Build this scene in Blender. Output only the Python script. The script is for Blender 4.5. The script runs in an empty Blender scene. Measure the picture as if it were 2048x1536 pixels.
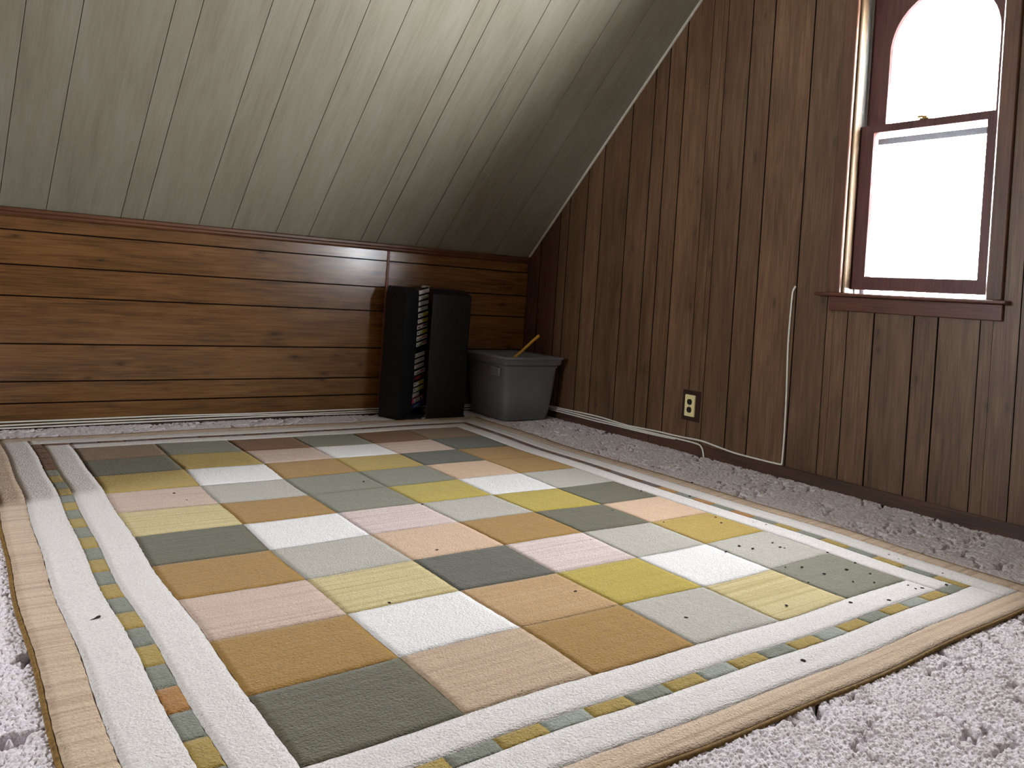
import bpy, math, random
import numpy as np
from mathutils import Vector

random.seed(7)
rng = np.random.default_rng(11)
SC = bpy.context.scene
COL = SC.collection
PI = math.pi

# ------------------------------------------------------------------ camera
FPX = 1633.77
CAM = Vector((-3.1633, -4.4633, 0.7826))
YAW, PIT, ROL = 0.67943, -0.0033, 0.06744
fw = Vector((math.sin(YAW) * math.cos(PIT), math.cos(YAW) * math.cos(PIT), math.sin(PIT)))
r0 = Vector((math.cos(YAW), -math.sin(YAW), 0))
u0 = r0.cross(fw)
rt = r0 * math.cos(ROL) + u0 * math.sin(ROL)
up = u0 * math.cos(ROL) - r0 * math.sin(ROL)
cam = bpy.data.cameras.new('camera')
cam.sensor_width = 36.0
cam.sensor_fit = 'HORIZONTAL'
cam.lens = FPX / 2048 * 36.0
cam.shift_x = -131.84 / 2048
cam.shift_y = -174.08 / 2048
cam.clip_start = 0.02
camo = bpy.data.objects.new('camera', cam)
COL.objects.link(camo)
from mathutils import Matrix
camo.matrix_world = Matrix(((rt.x, up.x, -fw.x, CAM.x), (rt.y, up.y, -fw.y, CAM.y),
                            (rt.z, up.z, -fw.z, CAM.z), (0, 0, 0, 1)))
SC.camera = camo

# ------------------------------------------------------------------ world (bright overcast) + window portal
w = bpy.data.worlds.new('overcast_sky')
SC.world = w
w.use_nodes = True
bg = w.node_tree.nodes['Background']
bg.inputs[0].default_value = (0.945, 0.965, 1.0, 1)
bg.inputs[1].default_value = 124.0
XB = -5.2                     # opposite gable
W2Y = -2.25                   # axis of its window
W2S = 0.74                    # it is smaller than the window in view
for px_, py_, pz_, sc_, ry_ in ((0.17, -2.705, 1.57, 1.0, PI / 2), (XB - 0.17, W2Y, 1.36, W2S, -PI / 2)):     # one at each gable window, facing the room
    pl = bpy.data.lights.new('window_daylight_portal', 'AREA')
    pl.shape = 'RECTANGLE'
    pl.size = 1.45 * sc_
    pl.size_y = 0.64 * sc_
    pl.cycles.is_portal = True
    plo = bpy.data.objects.new('window_daylight_portal', pl)
    COL.objects.link(plo)
    plo.location = (px_, py_, pz_)
    plo.rotation_euler = (0, ry_, 0)

SC.view_settings.view_transform = 'Standard'
SC.view_settings.look = 'None'
SC.view_settings.exposure = 0.1
SC.view_settings.gamma = 1.0
SC.view_settings.use_curve_mapping = False
try:
    SC.cycles.use_denoising = True
    SC.cycles.max_bounces = 7
    SC.cycles.diffuse_bounces = 5
    SC.cycles.glossy_bounces = 3
    SC.cycles.adaptive_threshold = 0.09
    SC.cycles.adaptive_min_samples = 14
    SC.cycles.transparent_max_bounces = 16
    SC.cycles.sample_clamp_indirect = 8.0
except Exception:
    pass

# ------------------------------------------------------------------ helpers
def lin(r, g, b):
    f = lambda c: (c / 255 / 12.92) if c / 255 <= 0.04045 else ((c / 255 + 0.055) / 1.055) ** 2.4
    return (f(r), f(g), f(b), 1)

def mesh_obj(name, verts, faces, mat=None, parent=None, smooth=False, loc=None):
    me = bpy.data.meshes.new(name)
    me.from_pydata([tuple(v) for v in verts], [], faces)
    me.update()
    if smooth:
        me.polygons.foreach_set('use_smooth', [True] * len(me.polygons))
    o = bpy.data.objects.new(name, me)
    COL.objects.link(o)
    if mat:
        me.materials.append(mat)
    if parent:
        o.parent = parent
    if loc:
        o.location = loc
    return o

def empty(name, loc=(0, 0, 0), rz=0):
    o = bpy.data.objects.new(name, None)
    o.empty_display_size = 0.05
    COL.objects.link(o)
    o.location = loc
    o.rotation_euler = (0, 0, rz)
    return o

def tag(o, label, cat, group=None, kind=None):
    o['label'] = label
    o['category'] = cat
    if group:
        o['group'] = group
    if kind:
        o['kind'] = kind
    return o

def structure(o, label=None):
    o['kind'] = 'structure'
    if label:
        o['label'] = label
    return o

class MB:
    """collects shapes of one mesh"""
    def __init__(s):
        s.v, s.f, s.front = [], [], []
    def add(s, v, f):
        n = len(s.v)
        s.v += [tuple(p) for p in v]
        s.f += [tuple(i + n for i in q) for q in f]
        return s
    def box(s, x0, x1, y0, y1, z0, z1):
        v = [(x0, y0, z0), (x1, y0, z0), (x1, y1, z0), (x0, y1, z0), (x0, y0, z1), (x1, y0, z1), (x1, y1, z1), (x0, y1, z1)]
        return s.add(v, [(3, 2, 1, 0), (4, 5, 6, 7), (0, 1, 5, 4), (1, 2, 6, 5), (2, 3, 7, 6), (3, 0, 4, 7)])
    def bbox(s, x0, x1, y0, y1, z0, z1, c=0.003):
        """box with chamfered edges"""
        xs, ys, zs = (x0, x1), (y0, y1), (z0, z1)
        v, idx = [], {}
        for i in (0, 1):
            for j in (0, 1):
                for k in (0, 1):
                    sx, sy, sz = (1, -1)[i], (1, -1)[j], (1, -1)[k]
                    X, Y, Z = xs[i], ys[j], zs[k]
                    idx[i, j, k, 0] = len(v); v.append((X, Y + sy * c, Z + sz * c))
                    idx[i, j, k, 1] = len(v); v.append((X + sx * c, Y, Z + sz * c))
                    idx[i, j, k, 2] = len(v); v.append((X + sx * c, Y + sy * c, Z))
        f = []
        for i in (0, 1):
            q = [idx[i, 0, 0, 0], idx[i, 1, 0, 0], idx[i, 1, 1, 0], idx[i, 0, 1, 0]]; f.append(q if i else q[::-1])
            q = [idx[0, i, 0, 1], idx[1, i, 0, 1], idx[1, i, 1, 1], idx[0, i, 1, 1]]; f.append(q[::-1] if i else q)
            q = [idx[0, 0, i, 2], idx[1, 0, i, 2], idx[1, 1, i, 2], idx[0, 1, i, 2]]; f.append(q if i else q[::-1])
        for i in (0, 1):
            for j in (0, 1):
                f.append([idx[i, j, 0, 0], idx[i, j, 1, 0], idx[i, j, 1, 1], idx[i, j, 0, 1]])
                f.append([idx[i, 0, j, 0], idx[i, 1, j, 0], idx[i, 1, j, 2], idx[i, 0, j, 2]])
                f.append([idx[0, i, j, 1], idx[1, i, j, 1], idx[1, i, j, 2], idx[0, i, j, 2]])
                for k in (0, 1):
                    f.append([idx[i, j, k, 0], idx[i, j, k, 1], idx[i, j, k, 2]])
        return s.add(v, f)
    def prism(s, poly, z0, z1):
        n = len(poly)
        v = [(x, y, z0) for x, y in poly] + [(x, y, z1) for x, y in poly]
        f = [tuple(range(n))[::-1], tuple(range(n, 2 * n))] + [(i, (i + 1) % n, n + (i + 1) % n, n + i) for i in range(n)]
        return s.add(v, f)
    def build(s, name, mat, parent=None, smooth=False, loc=None, side=None):
        o = mesh_obj(name, s.v, s.f, mat, parent, smooth, loc)
        bm_fix(o)
        if side:                              # board edges carry the dark groove paint
            o.data.materials.append(side)
            for i, p in enumerate(o.data.polygons):
                p.material_index = 0 if i in s.front else 1
        return o

def bm_fix(o):
    import bmesh
    bm = bmesh.new(); bm.from_mesh(o.data)
    bmesh.ops.recalc_face_normals(bm, faces=bm.faces)
    bm.to_mesh(o.data); bm.free()

def catmull(pts, n=6):
    P = [Vector(p) for p in pts]
    P = [P[0] * 2 - P[1]] + P + [P[-1] * 2 - P[-2]]
    out = []
    for i in range(1, len(P) - 2):
        for k in range(n):
            t = k / n
            a, b, c, d = P[i - 1], P[i], P[i + 1], P[i + 2]
            out.append(0.5 * ((2 * b) + (c - a) * t + (2 * a - 5 * b + 4 * c - d) * t * t + (3 * b - a - 3 * c + d) * t ** 3))
    out.append(P[-2])
    return out

def tube_geo(path, r, sides=8, radii=None):
    v, f = [], []
    n = len(path)
    nrm = Vector((0, 0, 1))
    for i, p in enumerate(path):
        t = (path[min(i + 1, n - 1)] - path[max(i - 1, 0)]).normalized()
        a = nrm - t * nrm.dot(t)
        if a.length < 1e-3:
            a = Vector((1, 0, 0)) - t * t.x
        a.normalize(); b = t.cross(a); nrm = a
        rr = radii[i] if radii else r
        for k in range(sides):
            g = 2 * PI * k / sides
            v.append(p + a * math.cos(g) * rr + b * math.sin(g) * rr)
    for i in range(n - 1):
        for k in range(sides):
            k2 = (k + 1) % sides
            f.append((i * sides + k, i * sides + k2, (i + 1) * sides + k2, (i + 1) * sides + k))
    f.append(tuple(range(sides))[::-1]); f.append(tuple((n - 1) * sides + k for k in range(sides)))
    return v, f

# ------------------------------------------------------------------ materials
def new_mat(name):
    m = bpy.data.materials.new(name); m.use_nodes = True
    nt = m.node_tree
    return m, nt, nt.nodes['Principled BSDF']

def N(nt, t, **kw):
    n = nt.nodes.new(t)
    for k, v in kw.items():
        setattr(n, k, v)
    return n

def noise(nt, vec, scale, detail=4, rough=0.55, dist=0.0):
    n = N(nt, 'ShaderNodeTexNoise')
    n.inputs['Scale'].default_value = scale
    n.inputs['Detail'].default_value = detail
    n.inputs['Roughness'].default_value = rough
    n.inputs['Distortion'].default_value = dist
    nt.links.new(vec, n.inputs['Vector'])
    return n.outputs['Fac']

def ramp(nt, fac, stops):
    r = N(nt, 'ShaderNodeValToRGB')
    e = r.color_ramp.elements
    while len(e) < len(stops):
        e.new(0.5)
    for el, (p, c) in zip(e, stops):
        el.position = p; el.color = c
    nt.links.new(fac, r.inputs[0])
    return r.outputs[0]

def mixc(nt, fac, a, b, mode='MIX'):
    n = N(nt, 'ShaderNodeMix', data_type='RGBA', blend_type=mode)
    for sock, val in ((n.inputs[0], fac), (n.inputs[6], a), (n.inputs[7], b)):
        if hasattr(val, 'is_linked') or hasattr(val, 'links'):
            nt.links.new(val, sock)
        else:
            sock.default_value = val
    return n.outputs[2]

def math_n(nt, op, a, b=None, clamp=False):
    n = N(nt, 'ShaderNodeMath', operation=op, use_clamp=clamp)
    for i, val in enumerate((a, b)):
        if val is None:
            continue
        if hasattr(val, 'links'):
            nt.links.new(val, n.inputs[i])
        else:
            n.inputs[i].default_value = val
    return n.outputs[0]

def frame_coords(nt, along, across, normal, rand=True):
    tc = N(nt, 'ShaderNodeTexCoord')
    comb = N(nt, 'ShaderNodeCombineXYZ')
    oi = N(nt, 'ShaderNodeObjectInfo')
    for i, d in enumerate((along, across, normal)):
        vm = N(nt, 'ShaderNodeVectorMath', operation='DOT_PRODUCT')
        nt.links.new(tc.outputs['Object'], vm.inputs[0])
        vm.inputs[1].default_value = d
        o = vm.outputs['Value']
        if rand:
            o = math_n(nt, 'ADD', o, math_n(nt, 'MULTIPLY', oi.outputs['Random'], 37.0 * (i + 1)))
        nt.links.new(o, comb.inputs[i])
    return comb.outputs[0], oi.outputs['Random']

def scaled(nt, vec, s):
    vm = N(nt, 'ShaderNodeVectorMath', operation='MULTIPLY')
    nt.links.new(vec, vm.inputs[0]); vm.inputs[1].default_value = s
    return vm.outputs[0]

def wood(name, along, across, normal, dark, mid, light, rough=0.4, knots=1.0, vary=0.25, grain=1.0, bump=0.02, spec=0.5, coat=0.0):
    m, nt, b = new_mat(name)
    vec, rnd = frame_coords(nt, along, across, normal)
    fine = noise(nt, scaled(nt, vec, (5.0, 150.0, 150.0)), 1.0, 5, 0.6, 0.2)
    mott = noise(nt, scaled(nt, vec, (3.5, 30.0, 30.0)), 1.0, 4, 0.6, 0.6)
    blotch = noise(nt, scaled(nt, vec, (1.3, 6.0, 6.0)), 1.0, 3, 0.5, 0.3)
    f = math_n(nt, 'ADD', math_n(nt, 'MULTIPLY', fine, 0.42 * grain), math_n(nt, 'MULTIPLY', mott, 0.34))
    f = math_n(nt, 'ADD', f, math_n(nt, 'MULTIPLY', blotch, 0.24 + 0.42 * (1 - grain)))
    c = ramp(nt, f, [(0.34, dark), (0.5, mid), (0.66, light)])
    # knots: sparse stretched dark spots with a soft halo
    vo = N(nt, 'ShaderNodeTexVoronoi', feature='F1')
    vo.inputs['Scale'].default_value = 1.0
    vo.inputs['Randomness'].default_value = 1.0
    warp = N(nt, 'ShaderNodeVectorMath', operation='ADD')
    nt.links.new(scaled(nt, vec, (5.0, 13.0, 0.0)), warp.inputs[0])
    nv = N(nt, 'ShaderNodeTexNoise'); nv.inputs['Scale'].default_value = 9.0
    nt.links.new(vec, nv.inputs['Vector'])
    nt.links.new(scaled(nt, nv.outputs['Color'], (0.25, 0.25, 0.0)), warp.inputs[1])
    nt.links.new(warp.outputs[0], vo.inputs['Vector'])
    k = ramp(nt, vo.outputs['Distance'], [(0.02, (1, 1, 1, 1)), (0.075, (0.8, 0.8, 0.8, 1)), (0.12, (0.38, 0.38, 0.38, 1)), (0.27, (0, 0, 0, 1))])
    sep = N(nt, 'ShaderNodeSeparateColor'); nt.links.new(vo.outputs['Color'], sep.inputs[0])
    sel = math_n(nt, 'GREATER_THAN', sep.outputs[0], 0.36)
    kf = math_n(nt, 'MULTIPLY', math_n(nt, 'MULTIPLY', k, sel), 0.82 * knots)
    dk = tuple(x * 0.45 for x in dark[:3]) + (1,)
    c = mixc(nt, kf, c, dk)
    hsv = N(nt, 'ShaderNodeHueSaturation')
    nt.links.new(c, hsv.inputs['Color'])
    nt.links.new(math_n(nt, 'ADD', math_n(nt, 'MULTIPLY', rnd, vary), 1 - vary / 2), hsv.inputs['Value'])
    nt.links.new(hsv.outputs[0], b.inputs['Base Color'])
    b.inputs['Roughness'].default_value = rough
    b.inputs['Specular IOR Level'].default_value = spec
    b.inputs['Coat Weight'].default_value = coat
    b.inputs['Coat Roughness'].default_value = 0.2
    bp = N(nt, 'ShaderNodeBump'); bp.inputs['Strength'].default_value = bump * 5
    bp.inputs['Distance'].default_value = 0.002
    nt.links.new(f, bp.inputs['Height']); nt.links.new(bp.outputs[0], b.inputs['Normal'])
    return m

def plain(name, col, rough=0.5, spec=0.5, metal=0.0, var=0.06, scale=30, bump=0.0):
    m, nt, b = new_mat(name)
    tc = N(nt, 'ShaderNodeTexCoord')
    f = noise(nt, tc.outputs['Object'], scale, 4)
    d = tuple(max(0, x * (1 - var * 2)) for x in col[:3]) + (1,)
    l = tuple(min(1, x * (1 + var * 2)) for x in col[:3]) + (1,)
    nt.links.new(ramp(nt, f, [(0.3, d), (0.7, l)]), b.inputs['Base Color'])
    b.inputs['Roughness'].default_value = rough
    b.inputs['Specular IOR Level'].default_value = spec
    b.inputs['Metallic'].default_value = metal
    if bump:
        bp = N(nt, 'ShaderNodeBump'); bp.inputs['Strength'].default_value = bump
        bp.inputs['Distance'].default_value = 0.001
        nt.links.new(noise(nt, tc.outputs['Object'], scale * 20, 2), bp.inputs['Height'])
        nt.links.new(bp.outputs[0], b.inputs['Normal'])
    return m

def pile(name, col, stripe=0.15, stripe_col=None):
    """woven rug pile; weave stripes run across the rug"""
    m, nt, b = new_mat(name)
    tc = N(nt, 'ShaderNodeTexCoord')
    v = tc.outputs['Object']
    oi = N(nt, 'ShaderNodeObjectInfo')
    off = N(nt, 'ShaderNodeVectorMath', operation='ADD')
    nt.links.new(v, off.inputs[0])
    cmb = N(nt, 'ShaderNodeCombineXYZ')
    nt.links.new(math_n(nt, 'MULTIPLY', oi.outputs['Random'], 23.0), cmb.inputs[1])
    nt.links.new(cmb.outputs[0], off.inputs[1])
    st = noise(nt, scaled(nt, off.outputs[0], (1.2, 75.0, 1.0)), 1.0, 3, 0.65)
    fine = noise(nt, v, 210.0, 3, 0.75)
    mid = noise(nt, v, 20.0, 5, 0.65)
    sc = stripe_col or tuple(x * 0.55 for x in col[:3]) + (1,)
    li = tuple(min(0.9, x * 1.12) for x in col[:3]) + (1,)
    c = mixc(nt, math_n(nt, 'MULTIPLY', ramp(nt, st, [(0.45, (0, 0, 0, 1)), (0.68, (1, 1, 1, 1))]), stripe), col, sc)
    c = mixc(nt, math_n(nt, 'MULTIPLY', mid, 0.35), c, li)
    dk = tuple(x * 0.62 for x in col[:3]) + (1,)
    c = mixc(nt, math_n(nt, 'MULTIPLY', ramp(nt, fine, [(0.44, (0, 0, 0, 1)), (0.66, (1, 1, 1, 1))]), 0.62), c, dk)
    nt.links.new(c, b.inputs['Base Color'])
    b.inputs['Roughness'].default_value = 0.95
    b.inputs['Specular IOR Level'].default_value = 0.1
    b.inputs['Sheen Weight'].default_value = 0.15
    b.inputs['Sheen Roughness'].default_value = 0.5
    h = math_n(nt, 'ADD', noise(nt, v, 190.0, 2, 0.6), math_n(nt, 'MULTIPLY', mid, 1.2))
    h = math_n(nt, 'ADD', h, math_n(nt, 'MULTIPLY', st, 0.5))
    bp = N(nt, 'ShaderNodeBump'); bp.inputs['Strength'].default_value = 0.9
    bp.inputs['Distance'].default_value = 0.007
    nt.links.new(h, bp.inputs['Height']); nt.links.new(bp.outputs[0], b.inputs['Normal'])
    return m

SL = 0.97287
q = math.sqrt(1 + SL * SL)
AL_S = (0, -1 / q, SL / q)            # up along the sloping ceiling
NO_S = (0, -SL / q, -1 / q)
X, Y_, Zv = (1, 0, 0), (0, 1, 0), (0, 0, 1)
M_knee = wood('knee_wall_panelling', X, Zv, Y_, lin(58, 35, 14), lin(106, 70, 33), lin(130, 91, 50), rough=0.24, knots=0.9, vary=0.12, spec=0.6, coat=0.45)
M_gable = wood('gable_wall_panelling', Zv, Y_, X, lin(54, 36, 22), lin(94, 69, 49), lin(119, 92, 69), rough=0.42, knots=0.8, vary=0.22)
M_gable_shade = wood('gable_corner_shaded_panelling', Zv, Y_, X, lin(50, 28, 19), lin(82, 51, 38), lin(102, 68, 52), rough=0.42, knots=0.5, vary=0.12)  # darker, redder copy of the gable wood; the corner shade is painted in
M_ceil = wood('pale_ceiling_panelling', AL_S, X, NO_S, lin(126, 119, 104), lin(139, 133, 118), lin(148, 144, 132), rough=0.55, knots=0.16, vary=0.04, grain=0.8, spec=0.3, bump=0.008)
M_ceil_flat = wood('pale_flat_ceiling_panelling', Y_, X, Zv, lin(126, 117, 101), lin(141, 133, 117), lin(151, 144, 130), rough=0.55, knots=0.2, vary=0.05, spec=0.3)
M_groove = plain('dark_groove_paint', lin(30, 16, 10), 0.8, 0.1)
M_groove_c = plain('grey_ceiling_backing', lin(118, 110, 96), 0.8, 0.2)
M_trim = wood('dark_stained_trim', X, Zv, Y_, lin(48, 24, 10), lin(84, 46, 20), lin(104, 62, 30), rough=0.4, knots=0.0, vary=0.05)
M_trim_v = wood('reddish_joint_strip', Zv, X, Y_, lin(84, 44, 26), lin(116, 66, 42), lin(134, 84, 56), rough=0.45, knots=0.0, vary=0.05)
M_base = wood('dark_baseboard', Y_, Zv, X, lin(40, 24, 16), lin(68, 44, 32), lin(88, 60, 44), rough=0.5, knots=0.0, vary=0.12)
M_sash = wood('red_brown_window_wood', Zv, Y_, X, lin(56, 30, 28), lin(82, 48, 46), lin(100, 62, 58), rough=0.38, knots=0.0, vary=0.08)
M_cas = wood('brown_window_casing', Zv, Y_, X, lin(58, 34, 24), lin(88, 58, 44), lin(108, 76, 58), rough=0.42, knots=0.0, vary=0.08)
M_cas_h = wood('brown_window_stool', Y_, Zv, X, lin(58, 32, 24), lin(88, 52, 42), lin(108, 70, 56), rough=0.36, knots=0.0, vary=0.08)
M_jamb = wood('pale_tan_window_jamb', Zv, X, Y_, lin(84, 64, 46), lin(108, 88, 66), lin(122, 102, 80), rough=0.45, knots=0.0, vary=0.05)
M_vinyl = plain('white_vinyl_track', lin(128, 130, 128), 0.4)
M_alu = plain('grey_aluminium_storm_frame', lin(70, 74, 80), 0.6)
M_brass = plain('brass_sash_lock', lin(170, 140, 80), 0.35, metal=0.9)
M_white_trim = plain('off_white_cove_strip', lin(186, 182, 170), 0.5)
M_carpet_base = plain('carpet_backing', lin(70, 52, 46), 0.95, 0.1)
M_black = plain('black_vinyl_case', lin(20, 21, 25), 0.5, 0.35, var=0.2, scale=60, bump=0.2)
M_black_in = plain('black_plastic_interior', lin(12, 12, 13), 0.55, 0.4)
M_red_edge = plain('dark_red_board_edge', lin(60, 20, 18), 0.6)
M_tape = plain('black_cassette_plastic', lin(20, 20, 21), 0.4)
M_label = plain('white_paper_label', lin(222, 219, 216), 0.8, 0.1, var=0.02)
M_yel = plain('yellow_print', lin(214, 200, 40), 0.8, 0.1, var=0.05)
M_redink = plain('red_ink', lin(190, 88, 76), 0.8, 0.1)
M_ink = plain('black_ink', lin(28, 28, 32), 0.8, 0.1)
M_pinkcard = plain('pink_sleeve_card', lin(200, 60, 100), 0.7)
M_bluecard = plain('blue_sleeve_card', lin(58, 74, 160), 0.7)
M_palecard = plain('pale_blue_print', lin(140, 155, 205), 0.7)
M_mauve = plain('plum_sleeve_card', lin(74, 30, 48), 0.7)
M_bin = plain('grey_bin_plastic', lin(118, 118, 123), 0.45, 0.5, var=0.03, scale=8)
M_cloth = plain('dark_cloth', lin(42, 42, 40), 0.95, 0.1, var=0.15, scale=25, bump=0.4)
M_stick = plain('yellow_painted_wood', lin(214, 168, 66), 0.5, 0.4, var=0.06)
M_cable = plain('white_cable_jacket', lin(214, 212, 204), 0.5, 0.4, var=0.03)
M_ivory = plain('ivory_outlet_plastic', lin(226, 214, 160), 0.4, 0.5, var=0.02)
M_brownplate = plain('dark_brown_outlet_surround', lin(48, 28, 24), 0.6, 0.3)
M_crumb = plain('dark_crumb', lin(46, 38, 34), 0.9, 0.2, var=0.25, scale=200)

def glass_mat():
    m = bpy.data.materials.new('thin_window_glass'); m.use_nodes = True
    nt = m.node_tree; nt.nodes.clear()
    out = N(nt, 'ShaderNodeOutputMaterial'); mx = N(nt, 'ShaderNodeMixShader')
    tr = N(nt, 'ShaderNodeBsdfTransparent'); gl = N(nt, 'ShaderNodeBsdfGlossy')
    tr.inputs[0].default_value = (0.985, 0.99, 0.988, 1); gl.inputs['Roughness'].default_value = 0.02
    lw = N(nt, 'ShaderNodeLayerWeight'); lw.inputs[0].default_value = 0.5
    fr = math_n(nt, 'ADD', math_n(nt, 'MULTIPLY', math_n(nt, 'POWER', lw.outputs['Facing'], 5.0), 0.9), 0.04)
    nt.links.new(fr, mx.inputs[0]); nt.links.new(tr.outputs[0], mx.inputs[1]); nt.links.new(gl.outputs[0], mx.inputs[2])
    nt.links.new(mx.outputs[0], out.inputs[0])
    return m
M_glass = glass_mat()

# ------------------------------------------------------------------ room shell
H = 1.0044                    # knee wall height
ZC = 2.55                     # flat part of the ceiling
YR = -2.72                    # ridge line / window axis
Y1 = -(ZC - H) / SL           # slope meets flat ceiling
Y2 = 2 * YR - Y1
YB = 2 * YR                   # opposite knee wall
def zc(y):
    return min(H - SL * y, ZC, H + SL * (y - YB))

floor = structure(MB().box(XB, 0.2, YB, 0.2, -0.14, -0.041).build('floor', M_carpet_base))

def plank_geo(mb, quad, mapf, thick, ch=0.0025, gap=0.0012):
    """quad: (a0, a1, lo0, lo1, hi0, hi1) board across a, along b; chamfered long edges"""
    a0, a1, l0, l1, h0, h1 = quad
    g = gap
    def at(a, e):
        t = (a - a0) / (a1 - a0)
        return l0 + (l1 - l0) * t if e == 0 else h0 + (h1 - h0) * t
    V = []
    for (A0, A1, d) in ((a0 + g + ch, a1 - g - ch, 0.0), (a0 + g, a1 - g, ch), (a0 + g, a1 - g, thick)):
        for A, e in ((A0, 0), (A1, 0), (A1, 1), (A0, 1)):
            V.append(mapf(A, at(A, e), d))
    F = [(0, 1, 2, 3), (11, 10, 9, 8)]
    mb.front.append(len(mb.f))
    for k in (0, 4):
        for i in range(4):
            j = (i + 1) % 4
            F.append((k + i, k + 4 + i, k + 4 + j, k + j))
    mb.add(V, F)

# --- knee wall (far, low) : horizontal boards in two panels
wall_far = structure(MB().box(XB, 0.2, 0.007, 0.2, -0.10, 1.15).build('wall_far', M_groove))
zg = [0.012, 0.1154, 0.2146, 0.3878, 0.6051, 0.7458, 0.9016, 1.003]
XS = -1.0135
def knee_panel(x0, x1, tilt, xp):
    tn = math.tan(tilt)
    for i in range(len(zg) - 1):
        mb = MB()
        plank_geo(mb, (zg[i], zg[i + 1], x0, x0, x1, x1), lambda a, b, d: (b, d + (b - xp) * tn, a), 0.006, 0.0022, 0.0012)
        mb.build('wall_plank', M_knee, wall_far, side=M_groove)
knee_panel(-2.2325 - 1.2, XS - 0.003, 0.0, XS)
knee_panel(XB, -3.4365, 0.0, XS)
knee_panel(XS + 0.003, -0.001, math.radians(0.0), 0.0)
mb = MB(); mb.bbox(XS - 0.008, XS + 0.008, -0.005, 0.004, 0.03, 0.97, 0.002); mb.build('joint_strip', M_trim_v, wall_far)
# dark moulding under the slope
pr = [(0.0, 0.9615), (-0.010, 0.9625), (-0.016, 0.970), (-0.014, 0.980), (-0.019, 0.986), (-0.017, 0.9985), (-0.005, 1.0035), (0.0, 1.004)]
mb = MB(); n = len(pr)
mb.add([(XB, y, z) for y, z in pr] + [(-0.001, y, z) for y, z in pr], [tuple(range(n)), tuple(range(2 * n - 1, n - 1, -1))] + [(i, (i + 1) % n, n + (i + 1) % n, n + i) for i in range(n)])
structure(mb.build('trim_1', M_trim), 'dark brown moulding along the top of the knee wall')
mb = MB(); mb.bbox(XB, -0.013, -0.010, 0.0, -0.02, 0.016, 0.002)
structure(mb.build('baseboard_far', M_base))

# --- gable wall with window : vertical boards
HY0, HY1, HZ0, HZ1 = -3.024, -2.386, 0.855, 2.275      # rough opening
mb = MB()
T0, T1 = 0.0065, 0.15
for (ya, yb, za, zb) in ((YB - 0.2, HY0, -0.1, 2.75), (HY1, 0.2, -0.1, 2.75), (HY0, HY1, -0.1, HZ0), (HY0, HY1, HZ1, 2.75)):
    mb.box(T0, T1, ya, yb, za, zb)
wall_right = structure(mb.build('wall_right', M_groove))
gy = [0.0, -0.132, -0.321, -0.409, -0.577, -0.718, -0.942, -1.1155, -1.2195, -1.3415, -1.522, -1.621, -1.784, -1.922,
      -2.1525, -2.324, -2.428, -2.556, -2.735, -2.836, -3.004, -3.145]
per = 1.2085
while gy[-1] > YB:
    gy.append(max(YB, gy[-8] - per))
WIN0, WIN1, WZ0, WZ1 = -3.05, -2.36, 0.83, 2.30      # boards stop behind the casing
for i in range(len(gy) - 1):
    a1, a0 = gy[i], gy[i + 1]
    cuts = sorted({a0, a1} | {c for c in (WIN0, WIN1, Y1, Y2) if a0 < c < a1})
    mb = MB()
    for c0, c1 in zip(cuts, cuts[1:]):
        inside = c0 >= WIN0 - 1e-6 and c1 <= WIN1 + 1e-6
        spans = [(0.0, WZ0), (WZ1, None)] if inside else [(0.0, None)]
        e0 = 0.0012 if c0 == a0 else 0.0
        for lo, hi in spans:
            h0, h1 = (zc(c0), zc(c1)) if hi is None else (hi, hi)
            plank_geo(mb, (c0, c1, lo, lo, h0, h1), lambda a, b, d: (d, a, b), 0.006,
                      0.0025 if len(cuts) == 2 else 0.0008, 0.0012 if len(cuts) == 2 else 0.0)
    mb.build('wall_plank', M_gable_shade if i < 2 else M_gable, wall_right, side=M_groove)
for k, (ya, yb) in enumerate(((-1.2545, -0.002), (YB, -1.2575))):
    mb = MB(); mb.bbox(-0.013, 0.0, ya, yb, -0.02, 0.05 if k == 0 else 0.052, 0.002)
    bb = structure(mb.build('baseboard_right', M_base), 'dark brown baseboard under the window wall')
    bb.name = 'baseboard_right'

# --- sloping ceiling boards
def slope_map(x, s, d):
    return (x, AL_S[1] * s - NO_S[1] * d, H + AL_S[2] * s - NO_S[2] * d)
SLEN = (ZC - H) * q / SL
mb = MB(); V = []
for x in (XB, 0.2):
    for s, d in ((-0.02, 0.0052), (SLEN + 0.02, 0.0052), (SLEN + 0.02, 0.15), (-0.02, 0.15)):
        V.append(slope_map(x, s, d))
mb.add(V, [(0, 1, 2, 3), (7, 6, 5, 4), (0, 4, 5, 1), (1, 5, 6, 2), (2, 6, 7, 3), (3, 7, 4, 0)])
ceiling = structure(mb.build('ceiling', M_groove_c))
gx = [0.0, -0.280, -0.466, -0.694, -0.843, -1.097, -1.195, -1.499, -1.678, -1.905, -2.067]
while gx[-1] > XB:
    gx.append(max(XB, gx[-6] - 1.2245))
for i in range(len(gx) - 1):
    a1, a0 = gx[i], gx[i + 1]
    if a1 - a0 < 0.01:
        continue
    mb = MB()
    plank_geo(mb, (a0, a1, 0.0, 0.0, SLEN, SLEN), slope_map, 0.005, 0.0012, 0.0012 if abs(a0 + 1.097) < 0.01 or abs(a1 + 1.097) < 0.01 else 0.0008)
    mb.build('ceiling_plank', M_ceil, ceiling, side=M_groove_c)
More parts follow.
